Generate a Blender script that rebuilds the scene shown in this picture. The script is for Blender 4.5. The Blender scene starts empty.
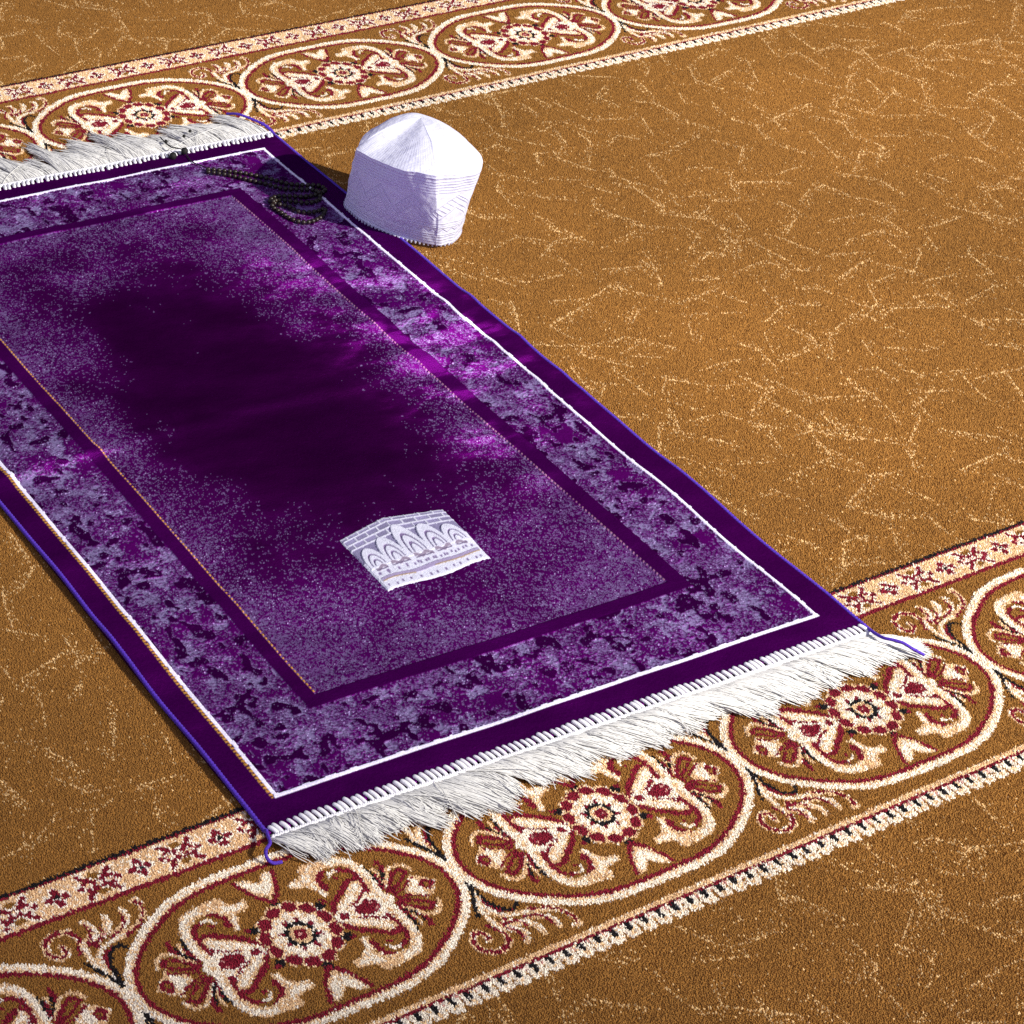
import bpy, math, random
import numpy as np
from mathutils import Matrix, Vector

rng = np.random.default_rng(11)
random.seed(5)
scene = bpy.context.scene
COL = scene.collection

# ------------------------------------------------------------------ camera model (metres, carpet pile tips at z = 0)
CAM = np.array([-0.91997, -1.03633, 1.42409])
AZ, PI_, RO = 0.56110, 0.62308, 0.07583
FPX, PPX, PPY = 2368.1, 512 - 454.4, 512 - 36.35
def _axes():
    f = np.array([math.sin(AZ) * math.cos(PI_), math.cos(AZ) * math.cos(PI_), -math.sin(PI_)])
    r = np.array([math.cos(AZ), -math.sin(AZ), 0.0]); u = np.cross(r, f)
    c, s = math.cos(RO), math.sin(RO)
    return c * r + s * u, -s * r + c * u, f
RR, UU, FF = _axes()
def up(px, py, z=0.0):
    """the point at height z that was measured at this place of the photograph"""
    d = FF + RR * (px - PPX) / FPX - UU * (py - PPY) / FPX
    return CAM + d * ((z - CAM[2]) / d[2])

# ------------------------------------------------------------------ helpers
def tag(o, label=None, cat=None, kind=None):
    if label: o['label'] = label
    if cat: o['category'] = cat
    if kind: o['kind'] = kind
    return o

def np_mesh(name, V, F, mat, parent=None, cols=None, smooth=True):
    """mesh object from arrays; F is (n,3) or (n,4)"""
    V = np.asarray(V, dtype=np.float32); F = np.asarray(F, dtype=np.int32)
    me = bpy.data.meshes.new(name)
    me.vertices.add(len(V)); me.vertices.foreach_set('co', V.ravel())
    k = F.shape[1]
    me.loops.add(F.size); me.loops.foreach_set('vertex_index', F.ravel())
    me.polygons.add(len(F))
    me.polygons.foreach_set('loop_start', np.arange(0, F.size, k, dtype=np.int32))
    me.polygons.foreach_set('use_smooth', np.full(len(F), bool(smooth)))
    if cols is not None:
        a = me.attributes.new('Col', 'FLOAT_COLOR', 'POINT')
        a.data.foreach_set('color', np.c_[np.asarray(cols, dtype=np.float32)[:, :3], np.ones(len(V), dtype=np.float32)].astype(np.float32).ravel())
    me.update(calc_edges=True)
    me.materials.append(mat)
    o = bpy.data.objects.new(name, me); COL.objects.link(o)
    if parent: o.parent = parent
    return o

def tubes(paths, rads, sides=5, cap=True):
    """paths: (n, m, 3) array of n polylines; rads: (n, m). One set of verts/quads."""
    P = np.asarray(paths, float); n, m, _ = P.shape
    R = np.broadcast_to(np.asarray(rads, float), (n, m))
    T = np.gradient(P, axis=1); T /= np.linalg.norm(T, axis=2, keepdims=True) + 1e-12
    ref = np.zeros_like(T); ref[..., 2] = 1.0
    bad = np.abs(T[..., 2]) > .93; ref[bad] = (1, 0, 0)
    A = np.cross(T, ref); A /= np.linalg.norm(A, axis=2, keepdims=True) + 1e-12
    B = np.cross(A, T)
    th = np.arange(sides) * 2 * np.pi / sides
    V = P[:, :, None, :] + R[:, :, None, None] * (A[:, :, None, :] * np.cos(th)[None, None, :, None] + B[:, :, None, :] * np.sin(th)[None, None, :, None])
    idx = np.arange(n * m * sides).reshape(n, m, sides)
    a = idx[:, :-1, :]; b = idx[:, 1:, :]
    F = np.stack([a, np.roll(a, -1, 2), np.roll(b, -1, 2), b], -1).reshape(-1, 4)
    return V.reshape(-1, 3), F

def catmull(pts, k=10, closed=False):
    p = np.asarray(pts, float)
    if len(p) < 3 and not closed:
        t = np.linspace(0, 1, k)[:, None]; return p[0] * (1 - t) + p[1] * t
    if closed: q = np.vstack([p[-1], p, p[0], p[1]])
    else: q = np.vstack([2 * p[0] - p[1], p, 2 * p[-1] - p[-2]])
    out = []
    t = np.linspace(0, 1, k, endpoint=False)[:, None]
    for i in range(1, len(q) - 2):
        a, b, c, d = q[i - 1], q[i], q[i + 1], q[i + 2]
        out.append(.5 * (2 * b + (c - a) * t + (2 * a - 5 * b + 4 * c - d) * t ** 2 + (3 * b - a - 3 * c + d) * t ** 3))
    r = np.vstack(out)
    return r if closed else np.vstack([r, p[-1]])

_lat = {}
def vnoise(x, y, scale, seed):
    """smooth lattice noise in 0..1"""
    if seed not in _lat: _lat[seed] = np.random.default_rng(seed).random((257, 257))
    L = _lat[seed]
    x = np.asarray(x) / scale + 1000.37; y = np.asarray(y) / scale + 1000.71
    xi = np.floor(x).astype(int); yi = np.floor(y).astype(int); fx = x - xi; fy = y - yi
    fx = fx * fx * (3 - 2 * fx); fy = fy * fy * (3 - 2 * fy)
    a = L[xi % 257, yi % 257]; b = L[(xi + 1) % 257, yi % 257]; c = L[xi % 257, (yi + 1) % 257]; d = L[(xi + 1) % 257, (yi + 1) % 257]
    return (a * (1 - fx) + b * fx) * (1 - fy) + (c * (1 - fx) + d * fx) * fy
def fbm(x, y, scale, seed, octv=4, gain=.55):
    s = 0; w = 1; t = 0
    for i in range(octv):
        s = s + w * vnoise(x, y, scale / 2 ** i, seed + i * 17); t += w; w *= gain
    return s / t
def sstep(a, b, x):
    t = np.clip((x - a) / (b - a), 0, 1); return t * t * (3 - 2 * t)

# ------------------------------------------------------------------ materials
def mat(name, base=(.5, .5, .5), rough=.8, sheen=0, tint=(1, 1, 1), srough=.5, attr=False, var=0, vscale=400, bump=0, bscale=900, spec=.3, sss=0):
    m = bpy.data.materials.new(name); m.use_nodes = True
    nt = m.node_tree; b = nt.nodes['Principled BSDF']
    b.inputs['Roughness'].default_value = rough
    b.inputs['Specular IOR Level'].default_value = spec
    b.inputs['Sheen Weight'].default_value = sheen
    b.inputs['Sheen Tint'].default_value = (*tint, 1)
    b.inputs['Sheen Roughness'].default_value = srough
    if attr:
        a = nt.nodes.new('ShaderNodeAttribute'); a.attribute_name = 'Col'; src = a.outputs['Color']
    else:
        a = nt.nodes.new('ShaderNodeRGB'); a.outputs[0].default_value = (*base, 1); src = a.outputs[0]
    tc = nt.nodes.new('ShaderNodeTexCoord')
    if var:
        n = nt.nodes.new('ShaderNodeTexNoise'); n.inputs['Scale'].default_value = vscale; n.inputs['Detail'].default_value = 3
        nt.links.new(tc.outputs['Object'], n.inputs['Vector'])
        mr = nt.nodes.new('ShaderNodeMapRange'); mr.inputs[1].default_value = .25; mr.inputs[2].default_value = .75
        mr.inputs[3].default_value = 1 - var; mr.inputs[4].default_value = 1 + var
        nt.links.new(n.outputs['Fac'], mr.inputs[0])
        mx = nt.nodes.new('ShaderNodeMix'); mx.data_type = 'RGBA'; mx.blend_type = 'MULTIPLY'; mx.inputs[0].default_value = 1
        nt.links.new(src, mx.inputs[6]); nt.links.new(mr.outputs[0], mx.inputs[7]); src = mx.outputs[2]
    nt.links.new(src, b.inputs['Base Color'])
    if bump:
        n2 = nt.nodes.new('ShaderNodeTexNoise'); n2.inputs['Scale'].default_value = bscale; n2.inputs['Detail'].default_value = 2
        nt.links.new(tc.outputs['Object'], n2.inputs['Vector'])
        bp = nt.nodes.new('ShaderNodeBump'); bp.inputs['Strength'].default_value = bump; bp.inputs['Distance'].default_value = .001
        nt.links.new(n2.outputs['Fac'], bp.inputs['Height']); nt.links.new(bp.outputs[0], b.inputs['Normal'])
    if sss:
        b.inputs['Subsurface Weight'].default_value = sss; b.inputs['Subsurface Radius'].default_value = (.004, .004, .005); b.inputs['Subsurface Scale'].default_value = 1
    return m

M_carpet = mat('carpet_wool', rough=.85, attr=True, var=.10, vscale=700, sheen=.10, tint=(1, .85, .6), spec=.12)
def velvet():
    """dark dyed pile: a matt body plus the tinted shine of its leaning fibres"""
    m = mat('velvet_pile', rough=.9, attr=True, var=.25, vscale=900, bump=.4, bscale=1100, spec=0)
    nt = m.node_tree; b = nt.nodes['Principled BSDF']
    g = nt.nodes.new('ShaderNodeBsdfGlossy'); g.inputs['Color'].default_value = (.045, .0013, .056, 1); g.inputs['Roughness'].default_value = .44
    bp = [n for n in nt.nodes if n.type == 'BUMP'][0]
    ac = nt.nodes.new('ShaderNodeAttribute'); ac.attribute_name = 'Col'
    sc_ = nt.nodes.new('ShaderNodeVectorMath'); sc_.operation = 'MULTIPLY_ADD'; sc_.inputs[1].default_value = (.40, .40, .40); sc_.inputs[2].default_value = (.040, .001, .052)
    nt.links.new(ac.outputs['Vector'], sc_.inputs[0]); nt.links.new(sc_.outputs[0], g.inputs['Color'])
    nap = nt.nodes.new('ShaderNodeAttribute'); nap.attribute_name = 'Nap'          # which way the fibres lean
    geo = nt.nodes.new('ShaderNodeNewGeometry'); va = nt.nodes.new('ShaderNodeVectorMath'); va.operation = 'ADD'
    vn = nt.nodes.new('ShaderNodeVectorMath'); vn.operation = 'NORMALIZE'
    nt.links.new(geo.outputs['Normal'], va.inputs[0]); nt.links.new(nap.outputs['Vector'], va.inputs[1]); nt.links.new(va.outputs[0], vn.inputs[0])
    nt.links.new(vn.outputs[0], bp.inputs['Normal']); nt.links.new(bp.outputs[0], g.inputs['Normal'])
    ad = nt.nodes.new('ShaderNodeAddShader'); nt.links.new(b.outputs[0], ad.inputs[0]); nt.links.new(g.outputs[0], ad.inputs[1])
    nt.links.new(ad.outputs[0], nt.nodes['Material Output'].inputs[0])
    return m
M_velvet = velvet()
M_emblem = mat('embroidery_thread', rough=.6, attr=True, var=.08, vscale=1200, bump=.4, bscale=1500)
M_bind = mat('violet_binding_thread', base=(.078, .024, .40), rough=.65, sheen=.15, tint=(.6, .5, 1), var=.55, vscale=900, bump=.5, bscale=1200)
M_fringe = mat('white_fringe_cotton', base=(.70, .685, .64), rough=.6, sheen=.2, var=.08, vscale=150)
M_stitch = mat('white_stitch_cotton', base=(.84, .82, .84), rough=.6, var=.06, vscale=500, bump=.4, bscale=1500)
M_bead = mat('dark_wood_bead', base=(.016, .009, .004), rough=.38, var=.6, vscale=160, spec=.45)
M_cord = mat('black_cord', base=(.01, .009, .008), rough=.7)

# ------------------------------------------------------------------ carpet border design, drawn in its own unit cell
PER = 0.32                       # length of one medallion
GOLD = 0; WHITE = 1; CREAM = 2; RED = 3; BLACK = 4; PINK = 5; SPECK = 6
PAL = np.array([(.270, .121, .025), (.88, .80, .66), (.74, .51, .28), (.205, .009, .024), (.010, .008, .010), (.62, .30, .25), (.66, .43, .19)])
RW, RH = 1400, 1260              # raster cell; v from -.48 to .42
V0, V1 = -.48, .42
ras = np.zeros((RH, RW), np.uint8)
CX, CY, PU = 1093.0, 462.4, 1633.5
def to_r(p):
    p = np.asarray(p, float)
    u = (p[:, 0] - CX) / PU; v = (p[:, 1] - CY) / PU
    return np.c_[(u + .5) * RW, (v - V0) / (V1 - V0) * RH]
SX = RW / PU; SY = RH / ((V1 - V0) * PU)
def _img(p, sx, sy):
    q = np.asarray(p, float).copy(); q[:, 0] = CX + sx * (q[:, 0] - CX); q[:, 1] = CY + sy * (q[:, 1] - CY); return q
Q4 = [(1, 1), (-1, 1), (1, -1), (-1, -1)]; V2 = [(1, 1), (1, -1)]; H2 = [(1, 1), (-1, 1)]; I1 = [(1, 1)]
def stroke(pts, w, c, sym=Q4, w2=None, smooth=True):
    base = catmull(pts, 8) if smooth and len(pts) > 2 else catmull(pts, 8) if len(pts) > 2 else np.asarray(pts, float)
    for s in sym:
        p = to_r(_img(base, *s))
        for off in (-RW, 0, RW):
            q = p + (off, 0)
            if q[:, 0].max() < -60 or q[:, 0].min() > RW + 60: continue
            n = len(q) - 1
            for i in range(n):
                ww = w if w2 is None else w + (w2 - w) * (i + .5) / n
                r = ww * SX / 2
                a, b = q[i], q[i + 1]
                x0 = int(max(0, min(a[0], b[0]) - r - 1)); x1 = int(min(RW, max(a[0], b[0]) + r + 2))
                y0 = int(max(0, min(a[1], b[1]) - r - 1)); y1 = int(min(RH, max(a[1], b[1]) + r + 2))
                if x1 <= x0 or y1 <= y0: continue
                gx, gy = np.meshgrid(np.arange(x0, x1) + .5, np.arange(y0, y1) + .5)
                d = b - a; L = d @ d + 1e-9
                t = np.clip(((gx - a[0]) * d[0] + (gy - a[1]) * d[1]) / L, 0, 1)
                dd = (gx - a[0] - t * d[0]) ** 2 + (gy - a[1] - t * d[1]) ** 2
                ras[y0:y1, x0:x1][dd < r * r] = c
def poly(pts, c, sym=Q4, smooth=False):
    base = catmull(pts, 8, True) if smooth else np.asarray(pts, float)
    for s in sym:
        p = to_r(_img(base, *s))
        for off in (-RW, 0, RW):
            q = p + (off, 0)
            x0 = int(max(0, q[:, 0].min())); x1 = int(min(RW, q[:, 0].max() + 2)); y0 = int(max(0, q[:, 1].min())); y1 = int(min(RH, q[:, 1].max() + 2))
            if x1 <= x0 or y1 <= y0: continue
            gx, gy = np.meshgrid(np.arange(x0, x1) + .5, np.arange(y0, y1) + .5)
            ins = np.zeros(gx.shape, bool)
            for i in range(len(q)):
                a, b = q[i], q[(i + 1) % len(q)]
                if a[1] == b[1]: continue
                cr = ((a[1] > gy) != (b[1] > gy)) & (gx < (b[0] - a[0]) * (gy - a[1]) / (b[1] - a[1]) + a[0])
                ins ^= cr
            ras[y0:y1, x0:x1][ins] = c
def blob(x, y, rx, ry, c, sym=I1, rot=0):
    t = np.linspace(0, 2 * np.pi, 20, endpoint=False)
    dx = rx * np.cos(t); dy = ry * np.sin(t); cr, sr = math.cos(rot), math.sin(rot)
    poly(np.c_[x + dx * cr - dy * sr, y + dx * sr + dy * cr], c, sym)
def hband(v0, v1, c):
    y0 = int((v0 - V0) / (V1 - V0) * RH); y1 = int((v1 - V0) / (V1 - V0) * RH); ras[max(0, y0):y1, :] = c

def draw_border():
    # flower band
    hband(-.4585, -.4475, BLACK); hband(-.4475, -.440, RED); hband(-.440, -.330, CREAM); hband(-.331, -.316, RED)
    by = CY - .3855 * PU
    for k in range(4):
        x = CX + k * PU / 4
        for dx, dy in ((0, -36), (0, 36), (-38, 0), (38, 0)): blob(x + dx, by + dy, 30, 27, WHITE)
        for dx, dy in ((0, -36), (0, 36), (-38, 0), (38, 0)): blob(x + dx, by + dy, 21, 17, RED)
        for a in range(4):
            s, c = math.sin(a * 1.57 + .78), math.cos(a * 1.57 + .78); blob(x + 22 * c, by + 22 * s, 8, 8, RED)
        blob(x, by, 15, 13, WHITE); blob(x, by, 12, 10, BLACK)
        x = CX + (k + .5) * PU / 4
        for sx in (-1, 1):
            for sy in (-1, 1):
                stroke([(x + sx * 20, by + sy * 18), (x + sx * 48, by + sy * 38), (x + sx * 74, by + sy * 66)], 42, WHITE, I1)
            blob(x + sx * 82, by, 30, 32, WHITE)
        blob(x, by, 46, 40, WHITE)
        for sy in (-1, 1): blob(x, by + sy * 50, 30, 18, GOLD)
        for sx in (-1, 1):
            for sy in (-1, 1):
                stroke([(x + sx * 26, by + sy * 20), (x + sx * 48, by + sy * 38), (x + sx * 76, by + sy * 66)], 22, RED, I1)
                blob(x + sx * 62, by + sy * 22, 15, 10, RED)
            blob(x + sx * 92, by, 17, 15, RED); blob(x + sx * 70, by, 9, 7, PINK)
        blob(x, by, 32, 28, RED); blob(x, by, 17, 14, WHITE); blob(x, by, 7, 6, PINK)
    # comb edge
    hband(.322, .339, CREAM); hband(.339, .3475, RED)
    n = 19
    for k in range(n):
        x = CX - PU / 2 + (k + .5) * PU / n; w = PU / n
        y = CY + .3475 * PU
        poly([(x - w * .47, y), (x + w * .47, y), (x + w * .43, y + 66), (x + w * .22, y + 84), (x + .02 * w, y + 78), (x - w * .2, y + 84), (x - w * .43, y + 68)], WHITE, I1)
        poly([(x - w * .17, y), (x + w * .17, y), (x + w * .14, y + 44), (x - w * .14, y + 44)], BLACK, I1)
        poly([(x + w * .44, y), (x + w * .56, y), (x + w * .53, y + 26), (x + w * .47, y + 26)], PINK, I1)
        blob(x, y + 56, 12, 10, CREAM)
    # medallion ring
    ring = [(291, 462.4), (298, 400), (328, 332), (372, 272), (432, 216), (505, 163), (588, 113), (684, 69), (782, 43), (880, 31), (985, 28), (1093, 28)]
    redl = [(324, 462.4), (331, 405), (360, 341), (403, 285), (463, 231), (534, 182), (618, 136), (712, 96), (803, 73), (890, 63), (990, 60), (1093, 60)]
    # scrolls that sit between two medallions
    spir = [(222, 205), (205, 150), (240, 78), (222, 28), (160, 8), (105, 35), (88, 92), (118, 132), (158, 120), (158, 84)]
    stroke(spir[2:], 34, CREAM, V2); 
    for L_ in ([(235, 120), (290, 82), (318, 40), (300, 0)], [(285, 130), (350, 92), (385, 60), (398, 8)], [(380, 118), (440, 96), (475, 62), (482, 4)], [(420, 138), (510, 108), (560, 64), (572, -16), (545, -14)]):
        stroke(L_, 36, CREAM, V2, 24)
    for L_ in ([(262, 110), (300, 95), (330, 62), (322, 10)], [(318, 128), (370, 92), (408, 52), (406, 12)], [(400, 118), (458, 92), (492, 60), (492, 14)]):
        stroke(L_, 14, WHITE, V2)
    stroke(spir[1:], 20, RED, V2, 17)
    for L_ in ([(225, 130), (280, 96), (302, 60), (300, 14)], [(270, 128), (330, 112), (352, 84), (350, 62)], [(372, 124), (430, 104), (462, 70), (470, 24)], [(425, 146), (505, 118), (552, 76), (574, 20), (560, -8)]):
        stroke(L_, 15, RED, V2, 12)
    for x, y in ((268, 118), (292, 142), (330, 118), (300, 60)): blob(x, y, 13, 11, RED, V2)
    for x, y in ((280, 92), (345, 100), (312, 30)): blob(x, y, 7, 6, PINK, V2)
    stroke([(262, 330), (236, 250), (232, 170), (240, 110)], 30, CREAM, V2); stroke([(262, 330), (240, 250), (236, 170), (240, 115)], 16, WHITE, V2)
    stroke([(274, 280), (262, 220), (290, 172), (350, 148), (425, 140)], 34, CREAM, V2, 20); stroke([(270, 250), (268, 215), (296, 172), (352, 146), (420, 138)], 18, WHITE, V2, 12)
    stroke([(276, 275), (284, 225), (318, 186), (360, 172)], 22, RED, V2, 14)
    stroke([(200, 205), (222, 258), (256, 320), (281, 395)], 15, BLACK, V2, 18)
    stroke([(398, 204), (388, 184), (355, 178), (318, 204), (294, 250), (284, 310), (281, 400)], 15, BLACK, V2, 20)
    # rings over scrolls
    stroke(ring, 40, WHITE); stroke([(x + 10, y + 11) for x, y in ring], 22, CREAM); stroke([(x - 3, y - 3) for x, y in ring], 30, WHITE)
    stroke(redl, 23, RED)
    blob(281, 360, 9, 30, BLACK, V2)
    # end palmettes
    stroke([(560, 262), (556, 310), (580, 356), (625, 405)], 26, RED, Q4, 14); stroke([(572, 300), (582, 340), (622, 390)], 11, BLACK)
    stroke([(596, 285), (594, 320), (612, 358)], 16, CREAM)
    stroke([(624, 268), (616, 320), (630, 368), (660, 412)], 15, BLACK, Q4, 20); stroke([(606, 320), (614, 362), (640, 400)], 13, RED)
    stroke([(448, 362), (468, 322), (520, 310), (560, 340), (606, 402)], 20, CREAM); 
    poly([(462, 362), (492, 326), (545, 344), (630, 424), (600, 446), (540, 418)], RED)
    poly([(488, 364), (505, 348), (545, 372), (588, 414), (560, 412)], GOLD)
    poly([(382, 462), (432, 414), (470, 384), (500, 410), (552, 440), (552, 462)], CREAM); poly([(462, 462), (470, 408), (490, 416), (508, 440), (530, 462)], WHITE)
    poly([(398, 462), (432, 424), (458, 440), (462, 462)], RED); blob(440, 462, 13, 13, GOLD, H2)
    stroke([(470, 400), (540, 436), (600, 452)], 11, RED)
    # heart and its scrolls
    body = [(640, 462), (664, 410), (652, 350), (652, 280), (672, 216), (722, 174), (800, 164), (868, 160)]
    stroke(body, 48, CREAM, Q4, 58); stroke([(648, 420), (642, 350), (644, 282), (662, 216), (712, 172), (790, 158)], 30, WHITE)
    poly([(770, 148), (860, 146), (918, 190), (985, 198), (982, 236), (918, 250), (892, 290), (884, 330), (846, 326), (862, 280), (866, 246), (834, 208), (780, 190)], CREAM)
    poly([(850, 160), (912, 200), (975, 206), (960, 228), (900, 236), (876, 222)], WHITE); stroke([(872, 322), (880, 280), (896, 250)], 16, WHITE)
    poly([(640, 440), (684, 400), (716, 330), (770, 362), (890, 462), (640, 462)], WHITE)
    stroke([(690, 340), (684, 286), (704, 240), (752, 222)], 27, RED, Q4, 22)
    poly([(782, 192), (836, 204), (866, 250), (862, 300), (838, 304), (822, 268), (842, 262), (820, 228)], RED)
    stroke([(752, 224), (782, 226), (800, 252)], 15, WHITE); blob(778, 262, 12, 10, RED, Q4)
    stroke([(694, 384), (690, 326), (732, 296), (800, 338), (866, 384), (902, 440)], 27, RED, Q4)
    stroke([(716, 330), (770, 368), (830, 408), (885, 462)], 48, CREAM); stroke([(722, 336), (776, 374), (834, 412), (880, 455)], 28, WHITE)
    stroke([(706, 372), (744, 398), (772, 414), (812, 428)], 11, RED)
    poly([(680, 462), (704, 430), (744, 418), (766, 430), (800, 440), (812, 462)], RED, Q4)
    blob(652, 462, 40, 34, WHITE, H2); blob(656, 462, 14, 14, CREAM, H2)
    poly([(826, 462), (862, 420), (905, 440), (912, 462)], WHITE); blob(864, 463, 21, 21, RED, H2); blob(718, 446, 8, 8, PINK, Q4)
    # rosette
    t = np.linspace(0, 2 * np.pi, 72, endpoint=False)
    r = 184 + 9 * np.cos(12 * t + np.pi); poly(np.c_[CX + r * np.cos(t), CY + r * np.sin(t)], CREAM, I1)
    for k in range(12):
        a = math.radians(15 + 30 * k); rr = 154
        x, y = CX + rr * math.cos(a), CY + rr * math.sin(a); blob(x, y, 27, 37, RED, I1, a)
    for k in range(12):
        a = math.radians(30 * k); stroke([(CX + 126 * math.cos(a), CY + 126 * math.sin(a)), (CX + 180 * math.cos(a), CY + 180 * math.sin(a))], 8, CREAM, I1)
    r = 125 + 6 * np.cos(12 * t); poly(np.c_[CX + r * np.cos(t), CY + r * np.sin(t)], WHITE, I1)
    for k in range(12):
        a = math.radians(15 + 30 * k); blob(CX + 112 * math.cos(a), CY + 112 * math.sin(a), 9, 9, CREAM, I1)
    r = 72; poly(np.c_[CX + r * np.cos(t), CY + r * np.sin(t)], BLACK, I1)
    for k in range(8):
        a = math.radians(22.5 + 45 * k); blob(CX + 80 * math.cos(a), CY + 80 * math.sin(a), 14, 11, RED, I1, a)
        a = math.radians(45 * k); blob(CX + 70 * math.cos(a), CY + 70 * math.sin(a), 7, 7, WHITE, I1)
    blob(CX, CY, 50, 50, CREAM); blob(CX, CY, 31, 31, RED); blob(CX, CY, 8, 8, PINK)
    for k in range(6):
        a = math.radians(30 + 60 * k); blob(CX + 196 * math.cos(a), CY + 196 * math.sin(a), 24, 21, BLACK)
        if k not in (1, 4): blob(CX + 222 * math.cos(a), CY + 222 * math.sin(a), 15, 12, RED)
    # chevrons above and below
    stroke([(994, 100), (1045, 205), (1093, 262)], 26, RED, Q4, 22)
    poly([(1000, 92), (1046, 92), (1093, 140), (1093, 236), (1044, 196)], CREAM); poly([(1010, 98), (1044, 100), (1093, 152), (1093, 212), (1052, 180)], WHITE)
draw_border()

PITCH_V = 4.0611 * PER           # distance between two prayer rows
V_REF = 0.0
def border_code(x, y):
    """colour code of the woven border at carpet position (metres); 255 where the plain field lies"""
    u = x / PER; v = -(y) / PER
    per = PITCH_V / PER
    v = (v + 3 * per + .6) % per - .6
    ins = (v > V0) & (v < V1)
    ui = (((u + .5) % 1.0) * RW).astype(int) % RW; vi = np.clip(((v - V0) / (V1 - V0) * RH).astype(int), 0, RH - 1)
    c = ras[vi, ui]
    solid = (v > -.459) & (v < .347)
    out = np.where(ins & (solid | (c > 0)), c, 255).astype(np.uint8)
    return out

# ------------------------------------------------------------------ rug frame (measured at the height of its pile)
ZR = 0.0065
nl = up(268, 832, ZR)[:2]; nr = up(868, 628, ZR)[:2]
EX = (nr - nl) / np.linalg.norm(nr - nl); EY = np.array([-EX[1], EX[0]])
RWID = float(np.linalg.norm(nr - nl)) ; RLEN = 1.097
def r2w(s, t, z=0):
    s = np.asarray(s, float); t = np.asarray(t, float)
    return np.stack([nl[0] + s * EX[0] + t * EY[0], nl[1] + s * EX[1] + t * EY[1], np.broadcast_to(z, s.shape)], -1)
def w2r(x, y): return (x - nl[0]) * EX[0] + (y - nl[1]) * EX[1], (x - nl[0]) * EY[0] + (y - nl[1]) * EY[1]

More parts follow.
